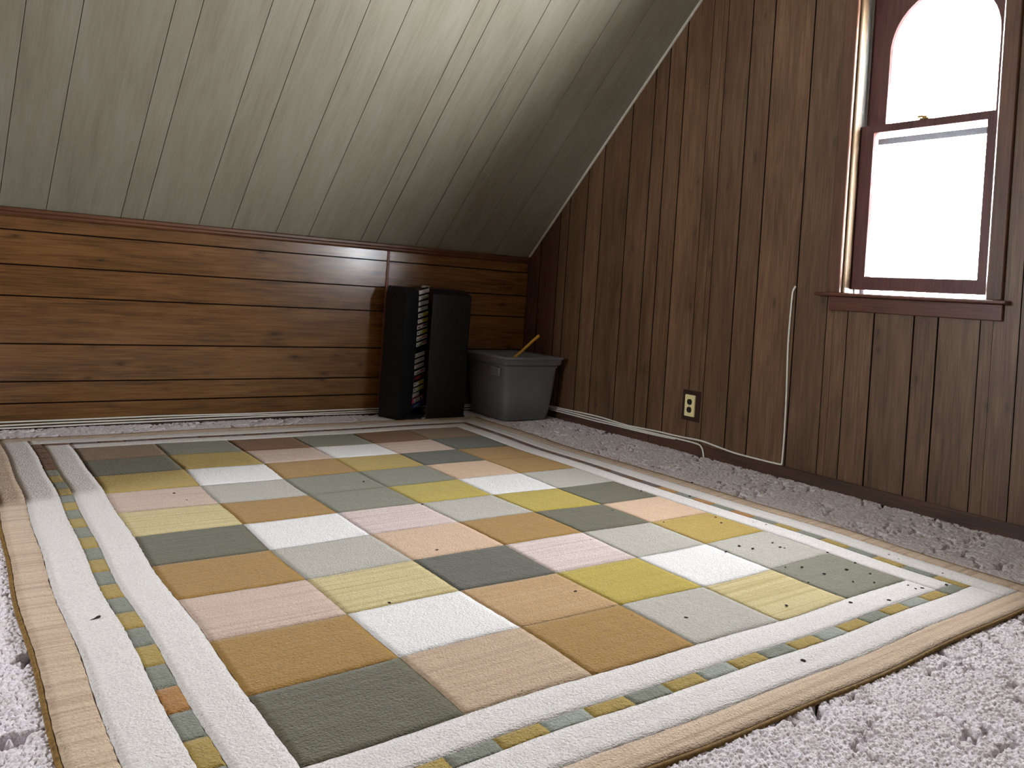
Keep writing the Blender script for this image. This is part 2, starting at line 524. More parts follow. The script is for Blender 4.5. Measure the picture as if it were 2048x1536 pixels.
# flat part, opposite slope, opposite walls (behind the camera, plain)
structure(MB().box(XB, 0.2, Y2 - 0.05, Y1 + 0.05, ZC, ZC + 0.15).build('ceiling_flat', M_ceil_flat))
mb = MB(); V = []
for x in (XB, 0.2):
    for y, z in ((YB - 0.02, H), (Y2 + 0.02, ZC), (Y2 + 0.02, ZC + 0.2), (YB - 0.02, H + 0.2)):
        V.append((x, y, z))
mb.add(V, [(0, 1, 2, 3), (7, 6, 5, 4), (0, 4, 5, 1), (1, 5, 6, 2), (2, 6, 7, 3), (3, 7, 4, 0)])
structure(mb.build('ceiling_near', M_ceil))
structure(MB().box(XB, 0.2, YB - 0.2, YB, -0.1, 1.2).build('wall_near', M_knee))
mb = MB()
wa, wb, wz0, wz1 = W2Y - 0.319 * W2S, W2Y + 0.319 * W2S, 0.858, 0.866 + 1.409 * W2S
for (ya, yb, za, zb) in ((YB - 0.2, wa, -0.1, 2.75), (wb, 0.2, -0.1, 2.75), (wa, wb, -0.1, wz0), (wa, wb, wz1, 2.75)):
    mb.box(XB - 0.15, XB, ya, yb, za, zb)
structure(mb.build('wall_left', M_gable))
structure(MB().box(-4.0, -3.35, -1.56, 0.006, -0.02, 2.6).build('wall_closet', M_gable), 'panelled closet wall left of the low wall')
# pale strip where the slope meets the gable wall
mb = MB(); V = []
for s in (0.012, SLEN):
    for x, d in ((0.0, 0.0), (-0.010, 0.0), (-0.009, -0.006), (-0.003, -0.010), (0.0, -0.010)):
        V.append(slope_map(x, s, d))
mb.add(V, [(4, 3, 2, 1, 0), (5, 6, 7, 8, 9)] + [(i, (i + 1) % 5, 5 + (i + 1) % 5, 5 + i) for i in range(5)])
structure(mb.build('trim_2', M_white_trim), 'thin off-white strip between sloping ceiling and window wall')

# ------------------------------------------------------------------ window
win = structure(empty('window_1', (0, YR + 0.015, 0.866)), 'double-hung window with an arched upper pane, brown wood frame')
def wpart(mb, name, mat, parent=win, smooth=False):
    o = mb.build(name, mat, None, smooth)
    if parent is win:
        o.data.transform(Matrix.Translation(-win.location))
    o.parent = parent
    if parent is not win:
        o.data.transform(Matrix.Translation(-win.location))
    return o
JL, JR = -2.388, -3.022
wpart(MB().bbox(-0.018, 0.0, JL, -2.325, 0.866, 2.335, 0.003), 'casing', M_cas)
wpart(MB().bbox(-0.018, 0.0, -3.082, JR, 0.866, 2.335, 0.003), 'casing', M_cas)
wpart(MB().bbox(-0.018, 0.0, -3.0215, -2.3885, 2.272, 2.335, 0.003), 'casing', M_cas_h)
mb = MB(); mb.bbox(-0.045, 0.0, -3.110, -2.275, 0.851, 0.866, 0.004); mb.box(-0.001, 0.139, JR + 0.001, JL - 0.001, 0.851, 0.866)
wpart(mb, 'stool', M_cas_h)
wpart(MB().bbox(-0.016, 0.0, -3.087, -2.338, 0.788, 0.851, 0.003), 'apron', M_cas_h)
for a, b, nm in ((JL, JL + 0.02, 'jamb'), (JR - 0.02, JR, 'jamb')):
    wpart(MB().box(0.0, 0.15, a - 0.0, b, 0.86, 2.29), nm, M_jamb)
wpart(MB().box(0.0, 0.15, JR, JL, 2.272, 2.29), 'head_jamb', M_jamb)
for s, yj in ((-1, JL), (1, JR)):
    a, b = sorted((yj, yj + s * 0.012))
    wpart(MB().bbox(0.002, 0.048, a, b, 0.866, 2.272, 0.004), 'stop_bead', M_jamb)
    a, b = sorted((yj, yj + s * 0.010))
    wpart(MB().bbox(0.0885, 0.0985, a, b, 0.866, 2.272, 0.002), 'parting_bead', M_vinyl)
    a, b = sorted((yj, yj + s * 0.003))
    wpart(MB().box(0.099, 0.139, a, b, 0.866, 2.272), 'track_liner', M_vinyl)
    wpart(MB().box(0.050, 0.088, a, b, 0.866, 2.272), 'track_liner', M_vinyl)

def frame_ring(inner, outer, x0, x1, bead=0.006):
    """sash frame between an inner contour and an outer one, with a bevelled glazing edge"""
    n = len(inner); mb = MB(); V = []
    cy = sum(p[0] for p in inner) / n; cz = sum(p[1] for p in inner) / n
    for y, z in outer: V.append((x0, y, z))
    for y, z in inner: V.append((x0, y, z))
    for y, z in inner:
        d = math.hypot(y - cy, z - cz); V.append((x0 + 0.010, y - (y - cy) / d * bead, z - (z - cz) / d * bead))
    for y, z in inner:
        d = math.hypot(y - cy, z - cz); V.append((x1, y - (y - cy) / d * bead, z - (z - cz) / d * bead))
    for y, z in outer: V.append((x1, y, z))
    F = []
    for k in range(4):
        for i in range(n):
            j = (i + 1) % n
            F.append((k * n + i, k * n + j, (k + 1) * n + j, (k + 1) * n + i))
    for i in range(n):
        j = (i + 1) % n
        F.append((4 * n + i, 4 * n + j, j, i))
    mb.add(V, F)
    return mb
# lower sash, raised two centimetres
def rect_pts(y0, y1, z0, z1, nseg=6):
    P = []
    for i in range(nseg): P.append((y0 + (y1 - y0) * i / nseg, z0))
    for i in range(nseg): P.append((y1, z0 + (z1 - z0) * i / nseg))
    for i in range(nseg): P.append((y1 - (y1 - y0) * i / nseg, z1))
    for i in range(nseg): P.append((y0, z1 - (z1 - z0) * i / nseg))
    return P
ls = wpart(frame_ring(rect_pts(-2.951, -2.461, 0.943, 1.5745), rect_pts(-3.0175, -2.3925, 0.886, 1.6075), 0.055, 0.088), 'lower_sash', M_sash)
wpart(MB().box(0.070, 0.0735, -2.955, -2.457, 0.938, 1.579), 'pane', M_glass, ls)
mb = MB(); mb.bbox(0.050, 0.085, -2.708, -2.668, 1.6075, 1.613, 0.001); mb.bbox(0.052, 0.064, -2.700, -2.680, 1.612, 1.622, 0.002)
mb.bbox(0.048, 0.056, -2.684, -2.660, 1.615, 1.624, 0.002)
wpart(mb, 'sash_lock', M_brass, ls)
# upper sash with round head
yc, zr, rr = -2.722, 1.933, 0.236
inner = []; outer = []
OY0, OY1, OZ0, OZ1 = -3.0185, -2.3915, 1.5745, 2.268
nb, na, ns = 8, 28, 8
for i in range(nb):
    inner.append((yc - rr + 2 * rr * i / nb, 1.607)); outer.append((OY0 + (OY1 - OY0) * i / nb, OZ0))
for i in range(ns):
    inner.append((yc + rr, 1.607 + (zr - 1.607) * i / ns)); outer.append((OY1, OZ0 + (zr - OZ0) * i / ns))
# arch: right spring to left spring; outer walks up, across and down
Lw = (OZ1 - zr); Wd = (OY1 - OY0); tot = 2 * Lw + Wd
ts = []
for i in range(na):
    a = PI * i / na
    inner.append((yc + rr * math.cos(a), zr + rr * math.sin(a)))
    # radial projection to the rectangle
    dx, dz = math.cos(a), math.sin(a)
    k = min((OY1 - yc) / dx if dx > 1e-9 else 1e9, (OY0 - yc) / dx if dx < -1e-9 else 1e9, (OZ1 - zr) / dz if dz > 1e-9 else 1e9)
    outer.append((yc + dx * k, zr + dz * k))
for i in range(ns):
    inner.append((yc - rr, zr - (zr - 1.607) * i / ns)); outer.append((OY0, zr - (zr - OZ0) * i / ns))
us = wpart(frame_ring(inner, outer, 0.1, 0.133), 'upper_sash', M_sash)
gl = [(yc + (rr + 0.003) * math.cos(PI * i / 24), zr + (rr + 0.003) * math.sin(PI * i / 24)) for i in range(25)] + [(yc - rr - 0.003, 1.603), (yc + rr + 0.003, 1.603)]
mb = MB(); n = len(gl)
mb.add([(0.115, y, z) for y, z in gl] + [(0.1185, y, z) for y, z in gl], [tuple(range(n)), tuple(range(2 * n - 1, n - 1, -1))] + [(i, (i + 1) % n, n + (i + 1) % n, n + i) for i in range(n)])
wpart(mb, 'pane', M_glass, us)
# storm window outside
mb = MB()
for yy in ((JR, JR + 0.022), (JL - 0.022, JL)): mb.box(0.140, 0.150, yy[0], yy[1], 0.85, 2.272)
mb.box(0.140, 0.150, JR, JL, 1.538, 1.566); mb.box(0.140, 0.150, JR, JL, 2.25, 2.272)
st = wpart(mb, 'storm_frame', M_alu)
wpart(MB().box(0.144, 0.146, JR + 0.02, JL - 0.02, 0.85, 1.545), 'pane', M_glass, st)
wpart(MB().box(0.144, 0.146, JR + 0.02, JL - 0.02, 1.562, 2.252), 'pane', M_glass, st)
wpart(MB().box(0.151, 0.21, JR - 0.03, JL + 0.03, 0.80, 0.85), 'outer_sill', M_white_trim)

# slab added outside over the window to keep high sky light off the floor
structure(MB().box(0.152, 0.85, -4.6, -0.8, 2.56, 2.70).build('added_shade_slab', M_white_trim), 'unseen slab added outside above the window to block high sky light')
# the same window in the opposite gable, behind the camera
def copy_tree(o, parent=None):
    c_ = o.copy(); COL.objects.link(c_); c_.parent = parent
    for ch in o.children:
        copy_tree(ch, c_)
    return c_
win2 = copy_tree(win)
win2.name = 'window_2'
win2.location.x = XB
win2.location.y = W2Y
win2.rotation_euler = (0, 0, PI)
win2.scale = (1, W2S, W2S)
win2['label'] = 'smaller arched window in the opposite gable'

# ------------------------------------------------------------------ rug
RX0, RY0, RYAW, CA, CB = -2.63341, -0.55766, -0.00964, 0.30204, 0.26575
RU = (math.cos(RYAW), math.sin(RYAW)); RV = (math.sin(RYAW), -math.cos(RYAW))
def rug_xy(u, v):
    du = 0.0045 * math.sin(v * 3.1 + u * 1.3) + 0.0025 * math.sin(v * 9.7 + 1.1 + u * 2.0)
    dv = 0.0045 * math.sin(u * 3.7 + v * 1.1 + 0.7) + 0.0025 * math.sin(u * 11.3 + v * 2.3)
    u2, v2 = u + du, v + dv
    return RX0 + RU[0] * u2 + RV[0] * v2, RY0 + RU[1] * u2 + RV[1] * v2
def rug_z(u, v):
    return 0.0022 * math.sin(u * 4.3 + v * 2.1) + 0.0018 * math.sin(v * 6.1 - u * 3.3 + 1.0)
RTOP = 0.007
FU, FV = 6 * CA, 10 * CB
rug = empty('area_rug', (RX0 + FU / 2, RY0 - FV / 2, 0.0))
tag(rug, 'large rectangular area rug patterned with coloured squares and a banded pale border', 'rug')
ro = Vector(rug.location)
def rug_patch(name, u0, u1, v0, v1, mat, nu=None, nv=None, gap=0.0011, jit=0.0011, top=RTOP):
    nu = nu or max(2, int((u1 - u0) / 0.016)); nv = nv or max(2, int((v1 - v0) / 0.016))
    V, F = [], []
    for j in range(nv + 1):
        for i in range(nu + 1):
            edge = i in (0, nu) or j in (0, nv)
            u = u0 + gap + (u1 - u0 - 2 * gap) * i / nu
            v = v0 + gap + (v1 - v0 - 2 * gap) * j / nv
            if i in (0, nu): u += random.uniform(-jit, jit)
            if j in (0, nv): v += random.uniform(-jit, jit)
            x, y = rug_xy(u, v)
            z = top + rug_z(u, v) + (-0.0012 if edge else random.uniform(-0.0004, 0.0004))
            V.append((x - ro.x, y - ro.y, z))
    W = nu + 1
    for j in range(nv):
        for i in range(nu):
            a = j * W + i
            F.append((a, a + W, a + W + 1, a + 1))
    ring = [i for i in range(W)] + [j * W + nu for j in range(1, nv + 1)] + [nv * W + i for i in range(nu - 1, -1, -1)] + [j * W for j in range(nv - 1, 0, -1)]
    b0 = len(V)
    for r in ring: V.append((V[r][0], V[r][1], V[r][2] - 0.007))
    n = len(ring)
    for k in range(n):
        k2 = (k + 1) % n
        F.append((ring[k], ring[k2], b0 + k2, b0 + k))
    return mesh_obj(name, V, F, mat, rug, smooth=True)

PC = {
 'W': ('white pile square', lin(222, 219, 219), 0.05, None),
 'P': ('pinkish beige pile square with faint stripes', lin(196, 172, 158), 0.6, lin(140, 116, 104)),
 'G': ('dark grey-green pile square', lin(98, 95, 78), 0.5, None),
 'S': ('pale silver-sage pile square', lin(172, 168, 159), 0.15, None),
 'L': ('slate grey-green pile square', lin(124, 122, 107), 0.25, None),
 'T': ('tan gold pile square', lin(154, 118, 61), 0.2, None),
 'O': ('olive gold pile square', lin(168, 142, 72), 0.4, None),
 'C': ('cream pile square with olive stripes', lin(196, 180, 134), 0.75, lin(146, 126, 60)),
 'Y': ('yellow olive pile square', lin(172, 152, 66), 0.25, None),
 'R': ('rust brown pile square', lin(118, 80, 45), 0.15, None),
 'B': ('beige pile square with brown stripes', lin(184, 160, 136), 0.4, lin(130, 104, 82)),
 'U': ('taupe brown pile square', lin(128, 104, 78), 0.2, None),
 'E': ('peach beige pile square', lin(198, 168, 142), 0.15, None),
 'D': ('slate dark pile square', lin(90, 89, 79), 0.4, None),
 'Z': ('pale pink pile square with brown weave stripes', lin(208, 190, 186), 0.6, lin(120, 104, 92)),
 'V': ('tan pile square with pale stripes', lin(172, 138, 96), 0.5, lin(196, 172, 140)),
}
PM = {k: pile('rug_pile_' + k.lower(), v[1], v[2], v[3]) for k, v in PC.items()}
M_border = pile('rug_border_white', lin(214, 208, 206), 0.06)
M_beige = pile('rug_border_beige', lin(196, 173, 150), 0.8, lin(142, 112, 90))
M_binding = plain('rug_binding', lin(112, 86, 46), 0.85, 0.2, var=0.2, scale=120)
M_rugback = plain('rug_backing', lin(110, 92, 70), 0.95, 0.1)
ROWS = ['ULRLRU', 'GOPWPD', 'OWTODT', 'PSLLET', 'CTLYWS', 'GWZSYG', 'TSETGE', 'PCDZSO', 'TWVYWS', 'GBTSCL']
for j, row in enumerate(ROWS):
    for i, k in enumerate(row):
        o = rug_patch('rug_square', i * CA, (i + 1) * CA, j * CB, (j + 1) * CB, PM[k])
        o['label'] = PC[k][0]
b1, b2, b3, b4 = 0.094, 0.132, 0.226, 0.296
def ring_strips(name, i0, i1, mat, label):
    for (a0, a1, c0, c1) in ((-i1, -i0, -i1, FV + i1), (FU + i0, FU + i1, -i1, FV + i1), (-i0, FU + i0, -i1, -i0), (-i0, FU + i0, FV + i0, FV + i1)):
        o = rug_patch(name, a0, a1, c0, c1, mat, gap=0.0008)
        o['label'] = label
ring_strips('border_band', 0.0, b1, M_border, 'white inner border band')
ring_strips('border_band', b2, b3, M_border, 'white outer border band')
ring_strips('border_band', b3, b4, M_beige, 'beige outer border band')
# accent blocks between the two white bands
acc = {k: pile('rug_accent_' + k, c, 0.2) for k, c in (('gold', lin(158, 134, 70)), ('slate', lin(122, 124, 112)), ('amber', lin(158, 112, 60)), ('rust', lin(104, 68, 44)), ('sage', lin(146, 150, 140)), ('dark', lin(96, 82, 74)))}
def accent(side, k, n):
    if side == 'far':
        return ('rust', 'dark')[k % 2]
    if side == 'near':
        return ('sage' if k % 4 == 1 else 'slate') if k % 2 else 'gold'
    if side == 'right':
        return ('dark' if k < n * 0.55 else 'slate') if k % 2 else ('rust' if k < n * 0.5 else 'amber' if k < n * 0.75 else 'gold')
    if k < n * 0.22:
        return 'rust' if k < 5 else ('gold', 'slate')[k % 2]
    return ('slate' if k % 2 else ('amber' if k > n * 0.8 and k % 4 == 0 else 'gold'))
def blocks(side):
    if side in ('left', 'right'):
        L0, L1 = -b2, FV + b2
    else:
        L0, L1 = -b1, FU + b1
    n = round((L1 - L0) / 0.1025)
    for k in range(n):
        s0, s1 = L0 + (L1 - L0) * k / n, L0 + (L1 - L0) * (k + 1) / n
        r = {'left': (-b2, -b1, s0, s1), 'right': (FU + b1, FU + b2, s0, s1), 'far': (s0, s1, -b2, -b1), 'near': (s0, s1, FV + b1, FV + b2)}[side]
        rug_patch('accent_block', *r, acc[accent(side, k, n)], nu=6, nv=6, gap=0.0003, jit=0.0012)
for s in ('left', 'right', 'far', 'near'):
    blocks(s)
V, F = [], []
nn = 40
for j in range(nn + 1):
    for i in range(nn + 1):
        u = -b4 + (FU + 2 * b4) * i / nn; v = -b4 + (FV + 2 * b4) * j / nn
        x, y = rug_xy(u, v); V.append((x - ro.x, y - ro.y, rug_z(u, v) + 0.0015))
for j in range(nn):
    for i in range(nn):
        a = j * (nn + 1) + i; F.append((a, a + nn + 1, a + nn + 2, a + 1))
mesh_obj('rug_backing', V, F, M_rugback, rug)
loop = []
e = b4 + 0.004
for i in range(90): loop.append((-e + (FU + 2 * e) * i / 90, -e))
for i in range(120): loop.append((FU + e, -e + (FV + 2 * e) * i / 120))
for i in range(90): loop.append((FU + e - (FU + 2 * e) * i / 90, FV + e))
for i in range(121): loop.append((-e, FV + e - (FV + 2 * e) * i / 120))
path = []
for u, v in loop:
    x, y = rug_xy(u, v); path.append(Vector((x - ro.x, y - ro.y, rug_z(u, v) + 0.001)))
v_, f_ = tube_geo(path, 0.0050, 8)
o = mesh_obj('binding', v_, f_, M_binding, rug, smooth=True); o['label'] = 'gold-brown bound edge'

# ------------------------------------------------------------------ carpet pile
def perlin(x, y, seed=0):
    r = np.random.default_rng(seed); perm = r.permutation(4096)
    ang = r.uniform(0, 2 * PI, 4096); gx_, gy_ = np.cos(ang), np.sin(ang)
    xi, yi = np.floor(x).astype(int), np.floor(y).astype(int)
    xf, yf = x - xi, y - yi
    def g(ix, iy, dx, dy):
        h = perm[(perm[ix & 4095] + iy) & 4095]
        return gx_[h] * dx + gy_[h] * dy
    s = lambda t: t * t * t * (t * (t * 6 - 15) + 10)
    u, v = s(xf), s(yf)
    a = g(xi, yi, xf, yf); b = g(xi + 1, yi, xf - 1, yf); c = g(xi, yi + 1, xf, yf - 1); d = g(xi + 1, yi + 1, xf - 1, yf - 1)
    return (a + u * (b - a)) * (1 - v) + (c + u * (d - c)) * v
def tuft(x, y, cell, seed=3):
    r = np.random.default_rng(seed); tab = r.uniform(0, 1, (3, 65536))
    gx_, gy_ = np.floor(x / cell).astype(np.int64), np.floor(y / cell).astype(np.int64)
    best = np.full(x.shape, 9.0); hh = np.zeros(x.shape)
    for i in (-1, 0, 1):
        for j in (-1, 0, 1):
            ix, iy = gx_ + i, gy_ + j
            h = ((ix * 73856093) ^ (iy * 19349663)) & 65535
            dx = x / cell - ix - tab[0][h]; dy = y / cell - iy - tab[1][h]
            d = np.sqrt(dx * dx + dy * dy)
            m = d < best
            best = np.where(m, d, best); hh = np.where(m, tab[2][h], hh)
    return best, hh
def sstep(a, b, t):
    t = np.clip((t - a) / (b - a), 0, 1); return t * t * (3 - 2 * t)
def carpet_h(x, y):
    n = perlin(x * 5.5 + y * 1.5, y * 9.0 - x * 2.0, 1) + 0.5 * perlin(x * 14, y * 19, 2) + 0.2 * perlin(x * 40, y * 40, 21)
    msk = sstep(-0.10, 0.10, perlin(x * 3.1, y * 4.3, 5))
    val = np.exp(-(n / 0.055) ** 2) * msk
    n2 = perlin(x * 8 - y * 5, y * 8 + x * 6, 8) + 0.25 * perlin(x * 45, y * 45, 22)
    val = np.maximum(val, 0.9 * np.exp(-(n2 / 0.042) ** 2) * sstep(0.06, 0.25, perlin(x * 4, y * 4, 9)))
    d, hh = tuft(x, y, 0.0070)
    z = -0.0085 - 0.030 * val ** 1.5 + (0.0060 * (1 - np.clip(d * 1.15, 0, 1) ** 2) + 0.0042 * hh) * (1 - 0.75 * val)
    z += 0.0032 * perlin(x * 7, y * 7, 12)
    # lies flat under the rug
    cu = (x - RX0) * RU[0] + (y - RY0) * RU[1]; cv = (x - RX0) * RV[0] + (y - RY0) * RV[1]
    ins = np.minimum(np.minimum(cu + b4, FU + b4 - cu), np.minimum(cv + b4, FV + b4 - cv))
    z -= 0.010 * sstep(-0.004, 0.012, ins)
    return np.maximum(z, -0.0400)
CV, CF, off = [], [], 0
def carpet_patch(x0, x1, y0, y1, st):
    global off
    nx, ny = max(1, int(round((x1 - x0) / st))), max(1, int(round((y1 - y0) / st)))
    gx2, gy2 = np.meshgrid(np.linspace(x0, x1, nx + 1), np.linspace(y0, y1, ny + 1))
    z = carpet_h(gx2, gy2)
    CV.append(np.stack([gx2, gy2, z], -1).reshape(-1, 3))
    a = (np.arange(ny)[:, None] * (nx + 1) + np.arange(nx)[None, :]).reshape(-1) + off
    CF.append(np.stack([a, a + 1, a + nx + 2, a + nx + 1], -1))
    off += (nx + 1) * (ny + 1)
carpet_patch(-2.40, -0.50, -3.92, -3.48, 0.0021)
carpet_patch(-3.10, -2.90, -3.20, -1.20, 0.0021)
carpet_patch(-3.10, -2.90, -1.20, -0.30, 0.005)
carpet_patch(-0.56, 0.0, -3.48, -0.30, 0.0048)
carpet_patch(-3.10, 0.0, -0.30, 0.0, 0.006)
carpet_patch(-2.90, -0.56, -0.40, -0.30, 0.02)
carpet_patch(-0.50, 0.0, -3.92, -3.48, 0.005)
carpet_patch(-3.10, -2.90, -3.48, -3.20, 0.006)
carpet_patch(-3.10, -2.40, -3.92, -3.48, 0.006)
carpet_patch(XB, -4.0, YB, 0.0, 0.04)
carpet_patch(-4.0, -3.35, YB, -1.56, 0.03)
carpet_patch(-3.35, -3.10, YB, 0.0, 0.02)
carpet_patch(-3.10, 0.0, YB, -3.92, 0.03)
V = np.concatenate(CV); Fq = np.concatenate(CF)
me = bpy.data.meshes.new('carpet_pile')
me.vertices.add(len(V)); me.vertices.foreach_set('co', V.astype(np.float32).ravel())
me.loops.add(len(Fq) * 4); me.loops.foreach_set('vertex_index', Fq.astype(np.int32).ravel())
me.polygons.add(len(Fq)); me.polygons.foreach_set('loop_start', np.arange(0, len(Fq) * 4, 4, dtype=np.int32))
me.polygons.foreach_set('loop_total', np.full(len(Fq), 4, dtype=np.int32))
me.update(calc_edges=True)
me.polygons.foreach_set('use_smooth', np.ones(len(Fq), dtype=bool))
m, nt, b = new_mat('carpet_yarn')
tc = N(nt, 'ShaderNodeTexCoord'); v = tc.outputs['Object']
c = mixc(nt, noise(nt, v, 9.0, 4), lin(206, 195, 198), lin(232, 229, 240))
c = mixc(nt, math_n(nt, 'MULTIPLY', ramp(nt, noise(nt, v, 150.0, 3, 0.7), [(0.42, (0, 0, 0, 1)), (0.66, (1, 1, 1, 1))]), 0.7), c, lin(156, 138, 134))
nt.links.new(c, b.inputs['Base Color'])
b.inputs['Roughness'].default_value = 0.95; b.inputs['Specular IOR Level'].default_value = 0.08
b.inputs['Sheen Weight'].default_value = 0.2
bp = N(nt, 'ShaderNodeBump'); bp.inputs['Strength'].default_value = 0.6; bp.inputs['Distance'].default_value = 0.003
nt.links.new(noise(nt, v, 380.0, 2), bp.inputs['Height']); nt.links.new(bp.outputs[0], b.inputs['Normal'])
me.materials.append(m)
co = bpy.data.objects.new('carpet_pile', me); COL.objects.link(co)
tag(co, 'pale mauve-grey sculpted wall-to-wall carpet around the rug', 'carpet', kind='stuff')

# ------------------------------------------------------------------ black media tower with tapes
TZ = 0.722
tower = empty('media_tower', (-0.85, -0.15, 0.0))
tag(tower, 'tall black media tower in two angled halves, tapes showing in the gap', 'media tower')
to = Vector(tower.location)
def tpart(mb, name, mat, smooth=False, parent=None):
    o = mb.build(name, mat, None, smooth)
    o.data.transform(Matrix.Translation(-to))
    o.parent = parent or tower
    return o
A = Vector((-1.004, -0.238)); dS = Vector((0.87, 0.49)).normalized()
A2 = A + dS * 0.135                                                   # solid stile, then the tape opening
dA = Vector((0.8, 0.6)); nA = Vector((-0.6, 0.8))                     # along the spines / into the case
LB, A2B = Vector((-1.054, -0.092)), A2 + nA * 0.108
E1 = 0.180
def pa(s_, d_): p_ = A2 + dA * s_ + nA * d_; return (p_.x, p_.y)
def bevel_case(poly, cut, z0, z1, zb):
    """upright case whose top rises from z1 at the front edges to zb further back"""
    n_ = len(poly)
    V_ = [(x, y, z0) for x, y in poly] + [(x, y, z1) for x, y in poly] + [(x + cx_, y + cy_, zb) for (x, y), (cx_, cy_) in zip(poly, cut)]
    F_ = [tuple(range(n_))[::-1], tuple(range(2 * n_, 3 * n_))]
    for k_ in range(2):
        for i_ in range(n_): F_.append((k_ * n_ + i_, k_ * n_ + (i_ + 1) % n_, (k_ + 1) * n_ + (i_ + 1) % n_, (k_ + 1) * n_ + i_))
    return MB().add(V_, F_)
ZB = 0.757
tpart(bevel_case([tuple(A), tuple(A2), tuple(A2B), tuple(LB)], [(0.012, 0.06), (-0.006, 0.05), (-0.002, -0.002), (0.012, -0.002)], 0.012, TZ, ZB), 'tall_case', M_black)
tpart(MB().prism([pa(0, 0.100), pa(E1, 0.100), pa(E1, 0.108), pa(0, 0.108)], 0.012, ZB), 'back_panel', M_black_in)
for zs in (0.390, 0.016):
    tpart(MB().prism([pa(0.001, 0.006), pa(E1, 0.006), pa(E1, 0.100), pa(0.001, 0.100)], zs, zs + 0.010), 'shelf', M_black_in)
tpart(MB().prism([(A.x - 0.004, A.y - 0.008), (A2.x + 0.05, A2.y - 0.03), pa(E1, -0.01), pa(E1, 0.108), tuple(A2B), tuple(LB)], 0.0, 0.012), 'base_plate', M_black)
p3, p4 = A2B + Vector((-0.004, -0.004)), LB + Vector((0.014, -0.004))
tpart(MB().prism([(p4.x, p4.y - 0.012), (p3.x, p3.y - 0.012), (p3.x, p3.y), (p4.x, p4.y)], ZB, ZB + 0.005), 'top_lip', M_red_edge)
# right half: closed case turned to the room, top edges bevelled
x0, x1, y0, y1 = -0.8285, -0.563, -0.238, -0.036
poly = [(x0, y0 + 0.004), (x0 + 0.006, y0), (x1 - 0.014, y0), (x1, y0 + 0.014), (x1, y1), (x0 + 0.128, y1)]
cut = [(0.012, 0.06), (0.010, 0.06), (-0.012, 0.06), (-0.022, 0.05), (-0.022, 0.0), (0.012, 0.0)]
tpart(bevel_case(poly, cut, 0.010, TZ + 0.004, ZB), 'wide_case', M_black)
tpart(MB().prism([(x0, y0), (x1 - 0.003, y0), (x1 - 0.003, y1), (x0 + 0.128, y1)], 0.0, 0.010), 'base_plate', M_black)
tpart(MB().bbox(x0 + 0.145, x1 - 0.026, y1 - 0.014, y1 - 0.002, ZB, ZB + 0.005, 0.001), 'top_lip', M_red_edge)

# tapes: (kind) from the top of each column downwards
kinds_top = ['plain', 'plain', 'plain', 'plain', 'yellow', 'yellow', 'redtext', 'yellow', 'red', 'red']
kinds_low = ['note', 'note', 'plain', 'red', 'plum', 'yellow', 'yellow', 'short', 'pink', 'blue']
TL = {'plain': 'with blank white label', 'yellow': 'with white and yellow label', 'redtext': 'with faint red print on label',
      'red': 'with dark and red print', 'note': 'with scribbled white label', 'plum': 'in plum sleeve',
      'short': 'with short white label', 'pink': 'in pink-ended sleeve', 'blue': 'in blue sleeve'}
ORD = ['first', 'second', 'third', 'fourth', 'fifth', 'sixth', 'seventh', 'eighth', 'ninth', 'tenth']
tape_mesh = None
def tape_box():
    mb = MB(); mb.bbox(0, 0.172, 0, 0.092, 0, 0.0275, 0.0015)      # x along the spine, y into the case
    return mb
def make_tape(z, kind, label, tilt, push):
    global tape_mesh
    body_mat = {'plum': M_mauve, 'pink': M_pinkcard, 'blue': M_bluecard}.get(kind, M_tape)
    t = empty('video_tape', (0, 0, 0))
    p = A2 + dA * 0.002 + nA * (0.006 + push)
    t.location = (p.x, p.y, z)
    t.rotation_euler = (0, -tilt, math.atan2(dA.y, dA.x))
    tag(t, label, 'tape', 'video tapes in the black tower')
    tape_box().build('cassette_shell', body_mat, t)
    if kind in ('plum', 'blue'):
        c = M_redink if kind == 'plum' else M_palecard
        MB().box(0.045, 0.11, -0.0006, 0.0004, 0.005, 0.020).build('printed_panel', c, t)
        return
    l0, l1 = (0.010, 0.150)
    if kind == 'short': l1 = 0.105
    if kind == 'pink': l0 = 0.036
    lab = MB().bbox(l0, l1, -0.0009, 0.0006, 0.0022, 0.0250, 0.0004).build('spine_label', M_label, t)
    if kind == 'yellow':
        MB().box(0.078, l1 - 0.003, -0.0014, 0.0, 0.003, 0.022).build('yellow_band', M_yel, lab)
        MB().box(0.018, 0.030, -0.0015, 0.0, 0.012, 0.0195).build('ink_mark', M_ink, lab)
        MB().box(l1 - 0.016, l1 - 0.010, -0.0018, 0.0, 0.008, 0.016).build('ink_mark', M_ink, lab)
    elif kind in ('red', 'redtext'):
        MB().box(0.085, l1 - 0.012, -0.0015, 0.0, 0.012, 0.0195).build('red_print', M_redink, lab)
        for k in range(3 if kind == 'red' else 1):
            MB().box(0.020 + k * 0.022, 0.032 + k * 0.022 + (0.02 if kind == 'redtext' else 0), -0.0015, 0.0, 0.008, 0.0135).build('ink_mark', M_ink, lab)
    elif kind == 'note':
        for k in range(3):
            MB().box(0.024 + k * 0.035, 0.036 + k * 0.035, -0.0015, 0.0, 0.011 + 0.003 * (k % 2), 0.0135 + 0.003 * (k % 2)).build('ink_mark', M_ink, lab)
    elif kind == 'pink':
        MB().box(l1 - 0.030, l1 - 0.012, -0.0015, 0.0, 0.006, 0.017).build('ink_mark', M_ink, lab)
